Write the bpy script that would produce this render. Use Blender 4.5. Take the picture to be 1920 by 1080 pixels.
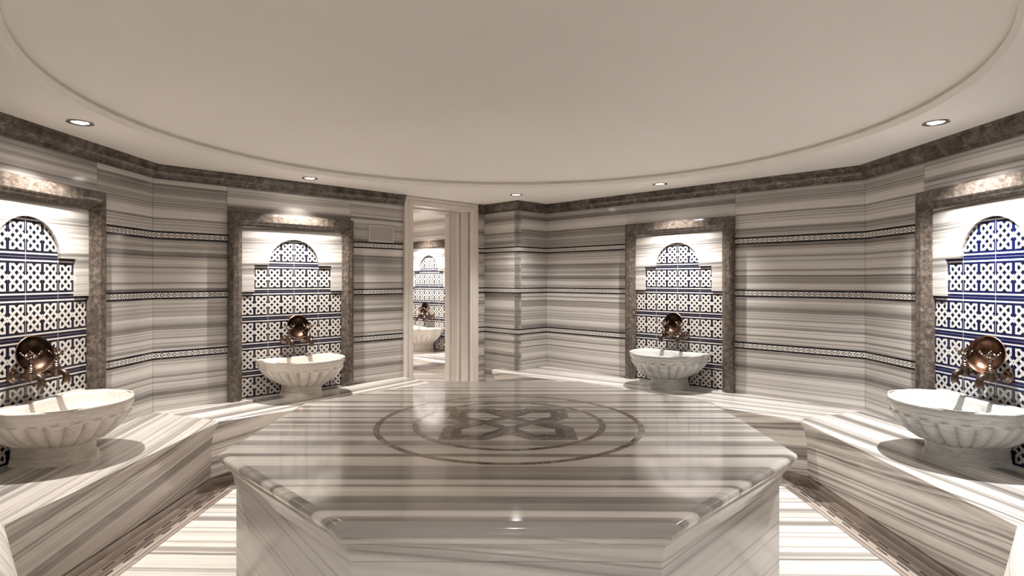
import bpy, bmesh, math, random
from mathutils import Vector, Matrix

for o in list(bpy.data.objects):
    bpy.data.objects.remove(o, do_unlink=True)
S = bpy.context.scene
COL = S.collection
PI = math.pi
R2 = math.sqrt(0.5)

# ------------------------------------------------------------------ camera, world, exposure
cam_data = bpy.data.cameras.new('camera')
cam_data.sensor_width = 36.0
cam_data.lens = 1078.0 / 1920.0 * 36.0
cam_data.shift_y = -14.5 / 1920.0
cam_data.clip_start = 0.02
cam = bpy.data.objects.new('camera', cam_data)
cam.location = (0, 0, 1.35)
cam.rotation_euler = (PI / 2, 0, 0)
COL.objects.link(cam)
S.camera = cam

w = bpy.data.worlds.new('world')
S.world = w
w.use_nodes = True
w.node_tree.nodes['Background'].inputs[0].default_value = (0.5, 0.45, 0.4, 1)
w.node_tree.nodes['Background'].inputs[1].default_value = 0.05

S.view_settings.view_transform = 'Standard'
S.view_settings.look = 'None'
S.view_settings.gamma = 1.0
S.view_settings.use_curve_mapping = False
S.view_settings.exposure = 0.42
try:
    S.cycles.max_bounces = 14
    S.cycles.diffuse_bounces = 10
    S.cycles.glossy_bounces = 6
    S.cycles.sample_clamp_indirect = 6.0
    S.cycles.caustics_reflective = False
    S.cycles.caustics_refractive = False
    S.cycles.use_denoising = True
    S.cycles.blur_glossy = 0.5
except Exception:
    pass

CEIL = 2.155      # underside of the ceiling ring
HB = 0.432        # bench top
CX, CY = 0.0, 2.98

WARM = (1.0, 0.95, 0.895)
NEUT = (1.0, 0.965, 0.925)
COOL = (1.0, 1.0, 0.985)
# x, y, colour, watts, label
LAMPS = [
    (-2.20, 2.93, WARM, 42, 'lit round ceiling downlight above the left wall basin'),
    (-1.593, 4.53, WARM, 44, 'lit ceiling downlight above the basin left of the doorway'),
    (0.04, 5.40, NEUT, 20, 'small lit ceiling downlight in front of the corner pillar'),
    (1.235, 4.80, NEUT, 44, 'lit ceiling downlight above the basin right of the pillar'),
    (2.16, 2.93, COOL, 60, 'brightest ceiling downlight, above the right wall basin'),
]

# ------------------------------------------------------------------ node helpers
class NB:
    """small expression builder over shader nodes"""
    def __init__(self, mat):
        self.nt = mat.node_tree
        self.n = self.nt.nodes
        self.l = self.nt.links
    def node(self, kind, **kw):
        nd = self.n.new(kind)
        for k, v in kw.items():
            setattr(nd, k, v)
        return nd
    def put(self, sock, v):
        if isinstance(v, (int, float)):
            sock.default_value = v
        elif isinstance(v, tuple):
            sock.default_value = v
        else:
            self.l.new(v, sock)
    def m(self, op, a, b=0.0, c=0.0):
        nd = self.node('ShaderNodeMath', operation=op)
        self.put(nd.inputs[0], a)
        self.put(nd.inputs[1], b)
        if len(nd.inputs) > 2:
            self.put(nd.inputs[2], c)
        return nd.outputs[0]
    def add(self, a, b): return self.m('ADD', a, b)
    def sub(self, a, b): return self.m('SUBTRACT', a, b)
    def mul(self, a, b): return self.m('MULTIPLY', a, b)
    def abs(self, a): return self.m('ABSOLUTE', a)
    def lt(self, a, b): return self.m('LESS_THAN', a, b)
    def gt(self, a, b): return self.m('GREATER_THAN', a, b)
    def mx(self, a, b): return self.m('MAXIMUM', a, b)
    def mn(self, a, b): return self.m('MINIMUM', a, b)
    def dot(self, v, d):
        nd = self.node('ShaderNodeVectorMath', operation='DOT_PRODUCT')
        self.put(nd.inputs[0], v)
        self.put(nd.inputs[1], d)
        return nd.outputs['Value']
    def vmul(self, v, d):
        nd = self.node('ShaderNodeVectorMath', operation='MULTIPLY')
        self.put(nd.inputs[0], v)
        self.put(nd.inputs[1], d)
        return nd.outputs[0]
    def noise1(self, wv, scale, detail=2.0, rough=0.5):
        nd = self.node('ShaderNodeTexNoise', noise_dimensions='1D')
        self.put(nd.inputs['W'], wv)
        nd.inputs['Scale'].default_value = scale
        nd.inputs['Detail'].default_value = detail
        nd.inputs['Roughness'].default_value = rough
        return nd.outputs['Fac'] if 'Fac' in nd.outputs else nd.outputs[0]
    def noise3(self, v, scale, detail=2.0, rough=0.5, dist=0.0):
        nd = self.node('ShaderNodeTexNoise', noise_dimensions='3D')
        self.put(nd.inputs['Vector'], v)
        nd.inputs['Scale'].default_value = scale
        nd.inputs['Detail'].default_value = detail
        nd.inputs['Roughness'].default_value = rough
        nd.inputs['Distortion'].default_value = dist
        return nd.outputs['Fac'] if 'Fac' in nd.outputs else nd.outputs[0]
    def mapr(self, v, a, b, c=0.0, d=1.0):
        nd = self.node('ShaderNodeMapRange')
        nd.clamp = True
        self.put(nd.inputs[0], v)
        for i, q in enumerate((a, b, c, d)):
            nd.inputs[i + 1].default_value = q
        return nd.outputs[0]
    def ramp(self, v, stops, interp='LINEAR'):
        nd = self.node('ShaderNodeValToRGB')
        cr = nd.color_ramp
        cr.interpolation = interp
        while len(cr.elements) > 1:
            cr.elements.remove(cr.elements[-1])
        cr.elements[0].position = stops[0][0]
        cr.elements[0].color = (*stops[0][1], 1)
        for p, c in stops[1:]:
            e = cr.elements.new(p)
            e.color = (*c, 1)
        self.put(nd.inputs[0], v)
        return nd.outputs[0]
    def mix(self, f, a, b, mode='MIX'):
        nd = self.node('ShaderNodeMix', data_type='RGBA', blend_type=mode)
        self.put(nd.inputs[0], f)
        self.put(nd.inputs[6], (*a, 1.0) if isinstance(a, tuple) and len(a) == 3 else a)
        self.put(nd.inputs[7], (*b, 1.0) if isinstance(b, tuple) and len(b) == 3 else b)
        return nd.outputs[2]

def new_mat(name, rough=0.5, metal=0.0, spec=0.5, color=None):
    mt = bpy.data.materials.new(name)
    mt.use_nodes = True
    nb = NB(mt)
    bs = nb.n['Principled BSDF']
    bs.inputs['Roughness'].default_value = rough
    bs.inputs['Metallic'].default_value = metal
    bs.inputs['Specular IOR Level'].default_value = spec
    if color:
        bs.inputs['Base Color'].default_value = (*color, 1)
    return mt, nb, bs

def pos(nb):
    g = nb.node('ShaderNodeTexCoord')
    return g.outputs['Object']

LIGHT = (0.60, 0.57, 0.54)
MID = (0.31, 0.283, 0.262)
DARK = (0.135, 0.121, 0.112)

def marble(name, d, scale=1.0, light=LIGHT, mid=MID, dark=DARK, rough=0.10, seed=0.0, warp=0.02, bias=0.0, lines=1.0, spec=0.5):
    """zebra marble: layers along direction d"""
    mt, nb, bs = new_mat(name, rough, spec=spec)
    L = math.sqrt(sum(q * q for q in d))
    d = tuple(q / L for q in d)
    P = pos(nb)
    at = nb.node('ShaderNodeAttribute', attribute_name='shift')
    t = nb.add(nb.dot(P, d), nb.add(at.outputs['Fac'], seed))
    wz = nb.noise3(P, 0.9, 3.0, 0.5)
    wz2 = nb.noise3(nb.vmul(P, (1, 1, 1)), 5.0, 2.0, 0.5)
    t = nb.add(t, nb.mul(nb.sub(wz, 0.5), warp * 3.0))
    t = nb.add(t, nb.mul(nb.sub(wz2, 0.5), warp * 0.22))
    broad = nb.noise1(t, 8.0 * scale, 2.5, 0.55)
    fine = nb.noise1(nb.add(nb.add(t, 31.7), nb.mul(nb.noise3(P, 2.3, 2.0), 0.008)), 42.0 * scale, 4.0, 0.65)
    v = nb.add(nb.mul(broad, 0.60), nb.mul(fine, 0.40))
    fade = nb.noise3(P, 1.7, 2.0, 0.5)
    v = nb.add(v, nb.mul(nb.sub(fade, 0.5), 0.05))
    v = nb.add(v, bias)
    c = nb.ramp(v, [(0.35, dark), (0.455, mid), (0.56, light), (0.68, tuple(min(1, q * 1.12) for q in light))])
    ln = nb.abs(nb.sub(nb.noise1(nb.add(t, 77.0), 11.0 * scale, 1.0, 0.4), 0.5))
    lm = nb.mapr(ln, 0.0, 0.028, 0.42 * lines, 0.0)
    c = nb.mix(lm, c, dark)
    cloud = nb.noise3(P, 9.0, 4.0, 0.6)
    c = nb.mix(nb.mapr(cloud, 0.35, 0.7, 0.0, 0.14), c, (0.42, 0.39, 0.365))
    nb.l.new(c, bs.inputs['Base Color'])
    return mt

def brown_marble(name, seed=0.0, tone=1.0, rough=0.16, vein=0.6, grain=14.0):
    mt, nb, bs = new_mat(name, rough)
    P = pos(nb)
    nz = nb.noise3(P, grain, 6.0, 0.7, 0.6)
    c = nb.ramp(nz, [(0.30, tuple(q * tone for q in (0.035, 0.026, 0.020))), (0.5, tuple(q * tone for q in (0.100, 0.080, 0.066))), (0.72, tuple(q * tone for q in (0.24, 0.19, 0.155)))])
    vv = nb.node('ShaderNodeTexVoronoi', feature='DISTANCE_TO_EDGE')
    wv = nb.node('ShaderNodeVectorMath', operation='ADD')
    nn = nb.node('ShaderNodeTexNoise')
    nn.inputs['Scale'].default_value = 6.0
    nn.inputs['Detail'].default_value = 4.0
    nb.l.new(P, nn.inputs['Vector'])
    sc = nb.node('ShaderNodeVectorMath', operation='SCALE')
    sc.inputs['Scale'].default_value = 0.35
    nb.l.new(nn.outputs['Color'], sc.inputs[0])
    nb.l.new(P, wv.inputs[0])
    nb.l.new(sc.outputs[0], wv.inputs[1])
    nb.l.new(wv.outputs[0], vv.inputs['Vector'])
    vv.inputs['Scale'].default_value = 9.0
    e = nb.mapr(vv.outputs['Distance'], 0.0, 0.035, vein, 0.0)
    k = nb.mapr(nb.noise3(P, 5.0, 2.0), 0.42, 0.6, 0.0, 1.0)
    c = nb.mix(nb.mul(e, k), c, tuple(q * tone for q in (0.42, 0.36, 0.31)))
    nb.l.new(c, bs.inputs['Base Color'])
    return mt

def knot_tiles(name, blue, black, white):
    """glazed tiles, two knots each; UV is in tile units"""
    mt, nb, bs = new_mat(name, 0.12)
    uvn = nb.node('ShaderNodeUVMap', uv_map='UVMap')
    sp = nb.node('ShaderNodeSeparateXYZ')
    nb.l.new(uvn.outputs[0], sp.inputs[0])
    u, v = sp.outputs[0], sp.outputs[1]
    x = nb.sub(nb.mul(nb.m('FRACT', nb.mul(u, 2.0)), 0.5), 0.25)
    y = nb.sub(nb.m('FRACT', v), 0.5)
    X, Y = nb.abs(x), nb.abs(y)
    p, h = 0.22, 0.047
    def near(e, hh): return nb.lt(nb.abs(e), hh)
    YmX = nb.sub(Y, X)
    XpY = nb.add(X, Y)
    dg = nb.mx(near(YmX, h), near(nb.sub(YmX, p), h))
    dg = nb.mx(dg, nb.mx(near(nb.add(YmX, p), h), near(nb.sub(XpY, p), h)))
    r1 = nb.mul(nb.lt(X, 0.205), nb.lt(Y, 0.335))
    r2 = nb.lt(Y, 0.10)
    dg = nb.mul(dg, nb.mx(r1, r2))
    # squared corners
    fv = nb.mul(nb.mul(nb.gt(X, 0.147), nb.lt(X, 0.205)), nb.mul(nb.gt(YmX, -h), nb.lt(Y, 0.335)))
    fh = nb.mul(nb.mul(nb.gt(Y, 0.277), nb.lt(Y, 0.335)), nb.mul(nb.gt(nb.sub(X, Y), -p - h), nb.lt(X, 0.205)))
    wh = nb.mx(dg, nb.mx(fv, fh))
    # over / under seams of the weave
    a = nb.m('DIVIDE', nb.add(x, y), p)
    b = nb.m('DIVIDE', nb.sub(x, y), p)
    ra, rb = nb.m('ROUND', a), nb.m('ROUND', b)
    fa, fb = nb.mul(nb.abs(nb.sub(a, ra)), p), nb.mul(nb.abs(nb.sub(b, rb)), p)
    par = nb.m('FLOORED_MODULO', nb.add(ra, rb), 2.0)
    par = nb.gt(par, 0.5)
    both = nb.mul(nb.lt(fa, h + 0.012), nb.lt(fb, h + 0.012))
    ea = nb.gt(fa, h - 0.008)
    eb = nb.gt(fb, h - 0.008)
    seam = nb.mul(both, nb.add(nb.mul(par, ea), nb.mul(nb.sub(1.0, par), eb)))
    seam = nb.mn(seam, 1.0)
    seam = nb.mul(seam, nb.mul(nb.lt(X, 0.2), nb.lt(Y, 0.3)))
    # pin dot where neighbouring knots meet
    ddx = nb.sub(0.25, X)
    dot_ = nb.lt(nb.add(nb.mul(ddx, ddx), nb.mul(Y, Y)), 0.00022)
    # horizontal white fillets
    ln = nb.mul(nb.gt(Y, 0.392), nb.lt(Y, 0.432))
    inner = nb.mul(nb.lt(X, 0.222), nb.lt(Y, 0.36))
    n = nb.noise3(uvn.outputs[0], 5.0, 3.0, 0.6)
    base = nb.mix(inner, blue, black)
    base = nb.mix(nb.mapr(Y, 0.435, 0.45, 0.0, 1.0), base, tuple(q * 0.8 for q in blue))
    base = nb.mix(nb.mapr(n, 0.4, 0.7, 0.0, 0.35), base, tuple(q * 1.7 for q in blue))
    wcol = nb.mix(nb.mapr(nb.noise3(uvn.outputs[0], 9.0, 3.0), 0.35, 0.7), white, tuple(q * 0.86 for q in white))
    c = nb.mix(wh, base, wcol)
    c = nb.mix(nb.mul(seam, 0.55), c, (0.16, 0.13, 0.12))
    c = nb.mix(dot_, c, black)
    c = nb.mix(ln, c, wcol)
    # grout
    fu = nb.m('FRACT', nb.add(u, 0.5))
    g = nb.lt(nb.abs(nb.sub(fu, 0.5)), 0.008)
    gv = nb.gt(Y, 0.494)
    c = nb.mix(nb.mul(g, 0.75), c, (0.45, 0.42, 0.42))
    c = nb.mix(nb.mul(gv, 0.45), c, (0.35, 0.34, 0.38))
    nb.l.new(c, bs.inputs['Base Color'])
    return mt

def border_tiles(name):
    mt, nb, bs = new_mat(name, 0.15)
    uvn = nb.node('ShaderNodeUVMap', uv_map='UVMap')
    sp = nb.node('ShaderNodeSeparateXYZ')
    nb.l.new(uvn.outputs[0], sp.inputs[0])
    u, v = sp.outputs[0], sp.outputs[1]          # u in metres, v -1..1
    mo = nb.m('DIVIDE', u, 0.0385)
    x = nb.mul(nb.sub(nb.m('FRACT', mo), 0.5), 2.0)
    y = nb.m('DIVIDE', v, 0.58)
    X, Y = nb.abs(x), nb.abs(y)
    M = nb.mx(X, Y)
    frame = nb.mul(nb.gt(M, 0.74), nb.lt(M, 0.94))
    dg = nb.mul(nb.mx(nb.lt(nb.abs(nb.sub(X, Y)), 0.17), nb.gt(nb.add(X, Y), 1.45)), nb.lt(M, 0.93))
    cen = nb.lt(nb.add(X, Y), 0.05)
    wh = nb.mul(nb.mx(frame, dg), nb.sub(1.0, cen))
    c = nb.mix(wh, (0.008, 0.007, 0.010), (0.86, 0.82, 0.77))
    j = nb.lt(nb.abs(nb.sub(nb.m('FRACT', nb.m('DIVIDE', u, 0.2117)), 0.5)), 0.008)
    c = nb.mix(nb.mul(j, 0.7), c, (0.2, 0.18, 0.17))
    nb.l.new(c, bs.inputs['Base Color'])
    return mt

def veined(name, base, vein, amount, stretch, rough=0.22):
    mt, nb, bs = new_mat(name, rough)
    P = pos(nb)
    q = nb.vmul(P, stretch)
    n = nb.noise3(q, 7.0, 5.0, 0.65, 0.8)
    e = nb.mapr(nb.abs(nb.sub(n, 0.5)), 0.0, 0.06, amount, 0.0)
    n2 = nb.noise3(P, 4.0, 3.0, 0.6)
    k = nb.mapr(n2, 0.38, 0.62)
    c = nb.mix(nb.mapr(n2, 0.3, 0.75, 0.0, 0.5), base, tuple(z * 0.8 for z in base))
    c = nb.mix(nb.mul(e, k), c, vein)
    nb.l.new(c, bs.inputs['Base Color'])
    bump = nb.node('ShaderNodeBump')
    bump.inputs['Strength'].default_value = 0.15
    bump.inputs['Distance'].default_value = 0.01
    nb.l.new(nb.noise3(P, 60.0, 3.0), bump.inputs['Height'])
    nb.l.new(bump.outputs[0], bs.inputs['Normal'])
    return mt

def drain_stone(name):
    """marble strip with two staggered rows of slots; UV in metres (u along, v across)"""
    mt, nb, bs = new_mat(name, 0.25)
    P = pos(nb)
    uvn = nb.node('ShaderNodeUVMap', uv_map='UVMap')
    sp = nb.node('ShaderNodeSeparateXYZ')
    nb.l.new(uvn.outputs[0], sp.inputs[0])
    u, v = sp.outputs[0], sp.outputs[1]
    def row(vc, off):
        fu = nb.abs(nb.sub(nb.m('FRACT', nb.add(nb.m('DIVIDE', u, 0.152), off)), 0.5))
        return nb.mul(nb.lt(fu, 0.27), nb.lt(nb.abs(nb.sub(v, vc)), 0.0045))
    s = nb.mx(row(0.075, 0.0), row(0.125, 0.45))
    st = nb.noise1(nb.add(nb.mul(v, 1.0), nb.mul(nb.noise3(P, 3.0), 0.05)), 45.0, 3.0, 0.6)
    blk = nb.noise1(nb.m('FLOOR', nb.m('DIVIDE', u, 0.31)), 3.3, 0.0)
    c = nb.ramp(nb.add(st, nb.mul(nb.sub(blk, 0.5), 0.5)), [(0.3, (0.13, 0.10, 0.085)), (0.5, (0.33, 0.27, 0.235)), (0.7, (0.52, 0.46, 0.41))])
    c = nb.mix(nb.lt(nb.abs(nb.sub(v, 0.045)), 0.0012), c, (0.08, 0.06, 0.05))
    c = nb.mix(nb.lt(nb.abs(nb.sub(v, 0.155)), 0.0012), c, (0.08, 0.06, 0.05))
    c = nb.mix(s, c, (0.004, 0.003, 0.003))
    nb.l.new(c, bs.inputs['Base Color'])
    return mt

def slab_marble(name):
    mt, nb, bs = new_mat(name, 0.085, spec=0.42)
    P = pos(nb)
    wz = nb.noise3(P, 0.8, 2.0, 0.5)
    t = nb.add(nb.add(nb.dot(P, (0.004, 1.0, 0.0)), 2.98), nb.mul(nb.sub(wz, 0.5), 0.03))
    t = nb.add(t, nb.mul(nb.sub(nb.noise3(P, 6.0, 2.0), 0.5), 0.004))
    y0, y1 = 1.70, 4.25
    seq = [(1.70, .25), (1.79, .30), (1.80, .95), (1.838, .95), (1.845, .15), (1.90, .35), (1.915, .12), (1.962, .2), (1.975, .95),
           (2.055, 1.0), (2.060, .0), (2.070, .1), (2.077, .95), (2.125, .9), (2.135, .05), (2.20, .4), (2.28, .25), (2.295, .95),
           (2.40, 1.0), (2.415, .0), (2.442, .1), (2.455, .95), (2.555, .8), (2.575, .15), (2.640, .3), (2.655, .9), (2.715, .85),
           (2.73, .2), (2.805, .3), (2.82, .9)]
    d, l = (0.155, 0.140, 0.129), (0.84, 0.79, 0.735)
    st = [((yy - y0) / (y1 - y0), tuple(a + (b - a) * k for a, b in zip(d, l))) for yy, k in seq]
    f = nb.m('DIVIDE', nb.sub(t, y0), y1 - y0)
    near_c = nb.ramp(f, st)
    fine = nb.noise1(nb.add(t, 12.3), 45.0, 3.0, 0.65)
    broad = nb.noise1(nb.add(t, 3.9), 11.0, 1.5)
    far_c = nb.ramp(nb.add(nb.mul(broad, 0.5), nb.mul(fine, 0.5)), [(0.40, d), (0.47, tuple(q * 1.7 for q in d)), (0.53, l)])
    c = nb.mix(nb.gt(f, (2.83 - y0) / (y1 - y0)), near_c, far_c)
    c = nb.mix(nb.mapr(fine, 0.38, 0.62, 0.0, 0.26), c, (0.36, 0.315, 0.285))
    ln = nb.abs(nb.sub(nb.noise1(nb.add(t, 57.0), 13.0, 1.0), 0.5))
    c = nb.mix(nb.mapr(ln, 0.0, 0.02, 0.5, 0.0), c, (0.15, 0.125, 0.11))
    cl = nb.noise3(nb.vmul(P, (0.6, 2.0, 1.0)), 5.0, 4.0, 0.6)
    c = nb.mix(nb.mapr(cl, 0.35, 0.7, 0.0, 0.18), c, (0.50, 0.46, 0.43))
    nb.l.new(c, bs.inputs['Base Color'])
    return mt

M = {}
M['wall'] = marble('striped wall marble', (0.0, 0.0, 1.0), 1.4, seed=4.3, warp=0.006, bias=0.012)
M['wall_low'] = marble('pale striped marble', (0.02, 0.0, 1.0), 0.9, seed=9.1, bias=0.04, warp=0.012)
M['surround'] = marble('pale niche marble', (0.03, 0.0, 1.0), 1.3, seed=2.2, light=(0.58, 0.55, 0.52), mid=(0.34, 0.32, 0.30), bias=0.03, warp=0.008)
M['washroom'] = marble('bright washroom marble', (0.0, 0.0, 1.0), 1.0, seed=2.9, light=(0.80, 0.76, 0.73), mid=(0.55, 0.51, 0.49), dark=(0.35, 0.32, 0.31), bias=0.04, warp=0.006)
M['floor'] = marble('striped floor marble', (0.02, 1.0, 0.0), 0.95, seed=5.5, light=(0.80, 0.75, 0.70), bias=0.06, warp=0.012, rough=0.14)
M['casing'] = marble('pale casing marble', (0.75, -0.66, 0.0), 0.8, seed=1.4, light=(0.68, 0.63, 0.58), mid=(0.58, 0.53, 0.485), dark=(0.44, 0.40, 0.365), warp=0.01, rough=0.2, bias=0.05, lines=0.5)
M['plinth'] = marble('plinth marble', (0.10, -0.14, 1.0), 0.55, seed=8.3, light=(0.54, 0.52, 0.485), mid=(0.40, 0.38, 0.355), bias=0.09, warp=0.004, rough=0.14)
M['slab'] = slab_marble('polished slab marble')
M['brown'] = brown_marble('dark brown marble', tone=0.85)
M['brown_frame'] = brown_marble('brown frame marble', tone=0.98, vein=0.2, grain=34.0)
M['inlay'] = brown_marble('brown inlay marble', tone=1.7, rough=0.1)
M['slate'] = marble('dark grey inlay stone', (0.6, 1.0, 0.0), 1.5, light=(0.085, 0.078, 0.076), mid=(0.055, 0.05, 0.05), dark=(0.03, 0.027, 0.027), rough=0.1)
M['tile_dark'] = knot_tiles('navy knot tiles', (0.011, 0.011, 0.026), (0.006, 0.006, 0.009), (0.68, 0.64, 0.60))
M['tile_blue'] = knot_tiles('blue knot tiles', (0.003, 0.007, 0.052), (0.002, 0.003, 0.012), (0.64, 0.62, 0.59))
M['border'] = border_tiles('black and white border tiles')
M['drain'] = drain_stone('slotted drain marble')
M['basin_white'] = veined('creamy basin marble', (0.72, 0.67, 0.61), (0.34, 0.28, 0.25), 0.35, (1, 1, 3.0))
M['basin_grey'] = veined('grey veined basin marble', (0.56, 0.555, 0.535), (0.18, 0.22, 0.22), 0.6, (0.7, 0.7, 5.0))
M['paint'], nb_, b_ = new_mat('ceiling paint', 0.9, color=(0.76, 0.72, 0.67), spec=0.2)
_n = nb_.noise3(pos(nb_), 1.6, 4.0, 0.6)
nb_.l.new(nb_.mix(nb_.mapr(_n, 0.35, 0.7, 0, 1), (0.79, 0.755, 0.715), (0.81, 0.78, 0.74)), b_.inputs['Base Color'])
M['bronze'], nb_, b_ = new_mat('aged bronze', 0.28, 1.0, color=(0.21, 0.15, 0.115))
_n = nb_.noise3(pos(nb_), 30.0, 3.0, 0.6)
nb_.l.new(nb_.mix(nb_.mapr(_n, 0.4, 0.65, 0, 1), (0.13, 0.09, 0.07), (0.33, 0.25, 0.20)), b_.inputs['Base Color'])
M['copper'], nb_, b_ = new_mat('worn copper', 0.27, 1.0)
_n = nb_.noise3(pos(nb_), 16.0, 4.0, 0.65)
nb_.l.new(nb_.mix(nb_.mapr(_n, 0.38, 0.66, 0, 1), (0.34, 0.15, 0.085), (0.60, 0.33, 0.22)), b_.inputs['Base Color'])
M['copper_in'], nb_, b_ = new_mat('dark copper inside', 0.33, 1.0)  # lining toned darker than the shell
_n = nb_.noise3(pos(nb_), 14.0, 4.0, 0.65)
nb_.l.new(nb_.mix(nb_.mapr(_n, 0.4, 0.7, 0, 1), (0.07, 0.036, 0.023), (0.22, 0.12, 0.075)), b_.inputs['Base Color'])
M['copper_dark'], nb_, b_ = new_mat('copper inside in dark reflection tone', 0.4, 1.0)  # dark reflections inside the bowl are put into the lining colour
_n = nb_.noise3(pos(nb_), 14.0, 4.0, 0.65)
nb_.l.new(nb_.mix(nb_.mapr(_n, 0.42, 0.7, 0, 1), (0.022, 0.014, 0.010), (0.11, 0.065, 0.045)), b_.inputs['Base Color'])
M['chrome'], _a, _b = new_mat('brushed steel ring', 0.18, 1.0, color=(0.62, 0.60, 0.58))
M['plate'], _a, _b = new_mat('grey painted metal plate', 0.35, 0.35, color=(0.42, 0.385, 0.36))
M['plate_rim'], _a, _b = new_mat('pale plate rim', 0.4, color=(0.55, 0.51, 0.47))
M['black'], _a, _b = new_mat('black reflector', 0.3, 0.6, color=(0.05, 0.045, 0.04))
M['glow'], nb_, b_ = new_mat('lit lamp glass', 0.4)
b_.inputs['Emission Color'].default_value = (1, 0.97, 0.92, 1)
b_.inputs['Emission Strength'].default_value = 32.0

def bench_mat(nx, ny, seed, tilt=0.16, light=(0.80, 0.755, 0.71), dark=DARK):
    tx, ty = -ny, nx
    return marble('bench marble', (nx + tilt * tx, ny + tilt * ty, -1.4), 1.75, seed=seed, light=light, dark=dark, bias=0.03, warp=0.006, rough=0.12)

# ------------------------------------------------------------------ object helpers
def link(o, parent=None):
    COL.objects.link(o)
    if parent is not None:
        o.parent = parent
    return o

def finish(me, smooth):
    if smooth is not None:
        for p_ in me.polygons:
            p_.use_smooth = True
        me.set_sharp_from_angle(angle=math.radians(smooth))
        for p_ in me.polygons:
            if p_.area > 0.05 or len(p_.vertices) > 8:
                p_.use_smooth = False

def obj(name, bm, mat, parent=None, smooth=None, recalc=True):
    if recalc:
        bmesh.ops.recalc_face_normals(bm, faces=bm.faces[:])
    me = bpy.data.meshes.new(name)
    bm.to_mesh(me)
    bm.free()
    for m_ in (mat if isinstance(mat, (list, tuple)) else [mat]):
        me.materials.append(m_)
    finish(me, smooth)
    return link(bpy.data.objects.new(name, me), parent)

def tag(o, label=None, cat=None, group=None, kind=None):
    if label: o['label'] = label
    if cat: o['category'] = cat
    if group: o['group'] = group
    if kind: o['kind'] = kind
    return o

def empty(name, loc=(0, 0, 0), rz=0.0):
    e = bpy.data.objects.new(name, None)
    e.empty_display_size = 0.1
    e.location = loc
    e.rotation_euler = (0, 0, rz)
    return link(e)

def copy_tree(o, parent=None):
    c = o.copy()
    COL.objects.link(c)
    if parent is not None:
        c.parent = parent
    for ch in list(o.children):
        copy_tree(ch, c)
    return c

def add_hexa(bm, c, shift=None, lay=None):
    """c = eight corners, bottom four then top four"""
    v = [bm.verts.new(p) for p in c]
    fs = []
    for q in ((3, 2, 1, 0), (4, 5, 6, 7), (0, 1, 5, 4), (1, 2, 6, 5), (2, 3, 7, 6), (3, 0, 4, 7)):
        f = bm.faces.new([v[i] for i in q])
        if lay is not None:
            f[lay] = shift
        fs.append(f)
    return fs

def add_box(bm, x0, x1, y0, y1, z0, z1):
    return add_hexa(bm, [(x0, y0, z0), (x1, y0, z0), (x1, y1, z0), (x0, y1, z0), (x0, y0, z1), (x1, y0, z1), (x1, y1, z1), (x0, y1, z1)])

def add_prism(bm, pts, fn0, fn1):
    """pts: closed 2D outline; fn0/fn1 map an outline point to each end"""
    a = [bm.verts.new(fn0(p)) for p in pts]
    b = [bm.verts.new(fn1(p)) for p in pts]
    n = len(pts)
    bm.faces.new(a)
    bm.faces.new(list(reversed(b)))
    for i in range(n):
        bm.faces.new((a[i], b[i], b[(i + 1) % n], a[(i + 1) % n]))

def add_lathe(bm, prof, mat4=None, n=24, close_ends=True):
    """prof: (radius, height) around local z"""
    mat4 = mat4 or Matrix.Identity(4)
    rings = []
    for r, z in prof:
        if r < 1e-6:
            rings.append([bm.verts.new(mat4 @ Vector((0, 0, z)))])
        else:
            rings.append([bm.verts.new(mat4 @ Vector((r * math.cos(2 * PI * i / n), r * math.sin(2 * PI * i / n), z))) for i in range(n)])
    for a, b in zip(rings, rings[1:]):
        for i in range(n):
            j = (i + 1) % n
            if len(a) == 1 and len(b) == 1: break
            if len(a) == 1: bm.faces.new((a[0], b[j], b[i]))
            elif len(b) == 1: bm.faces.new((a[i], a[j], b[0]))
            else: bm.faces.new((a[i], a[j], b[j], b[i]))
    if close_ends:
        if len(rings[0]) > 1: bm.faces.new(list(reversed(rings[0])))
        if len(rings[-1]) > 1: bm.faces.new(rings[-1])

def add_tube(bm, pts, rad, n=10, closed=False):
    pts = [Vector(p) for p in pts]
    k = len(pts)
    rads = rad if isinstance(rad, (list, tuple)) else [rad] * k
    rings = []
    up = Vector((0.13, 0.27, 0.95)).normalized()
    for i, p in enumerate(pts):
        if closed: d = pts[(i + 1) % k] - pts[i - 1]
        else: d = pts[min(i + 1, k - 1)] - pts[max(i - 1, 0)]
        d.normalize()
        s = d.cross(up)
        if s.length < 1e-3: s = d.cross(Vector((1, 0, 0)))
        s.normalize()
        t = s.cross(d)
        rings.append([bm.verts.new(p + rads[i] * (math.cos(2 * PI * q / n) * s + math.sin(2 * PI * q / n) * t)) for q in range(n)])
    for i in range(k if closed else k - 1):
        a, b = rings[i], rings[(i + 1) % k]
        for q in range(n):
            bm.faces.new((a[q], a[(q + 1) % n], b[(q + 1) % n], b[q]))
    if not closed:
        bm.faces.new(rings[0])
        bm.faces.new(list(reversed(rings[-1])))

def add_ball(bm, c, r, sx=1, sy=1, sz=1):
    bmesh.ops.create_uvsphere(bm, u_segments=12, v_segments=8, radius=r, matrix=Matrix.Translation(c) @ Matrix.Diagonal((sx, sy, sz, 1)))

def V2(p): return Vector((p[0], p[1]))

def miters(points, closed=False):
    """inward = left of travel; offset unit vectors with mitre length"""
    n = len(points)
    out = []
    for i in range(n):
        p = V2(points[i])
        dirs = []
        if i > 0 or closed: dirs.append((p - V2(points[i - 1])).normalized())
        if i < n - 1 or closed: dirs.append((V2(points[(i + 1) % n]) - p).normalized())
        ns = [Vector((-d.y, d.x)) for d in dirs]
        if len(ns) == 1: out.append(ns[0])
        else:
            m_ = (ns[0] + ns[1]).normalized()
            out.append(m_ / max(0.2, m_.dot(ns[0])))
    return out

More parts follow.
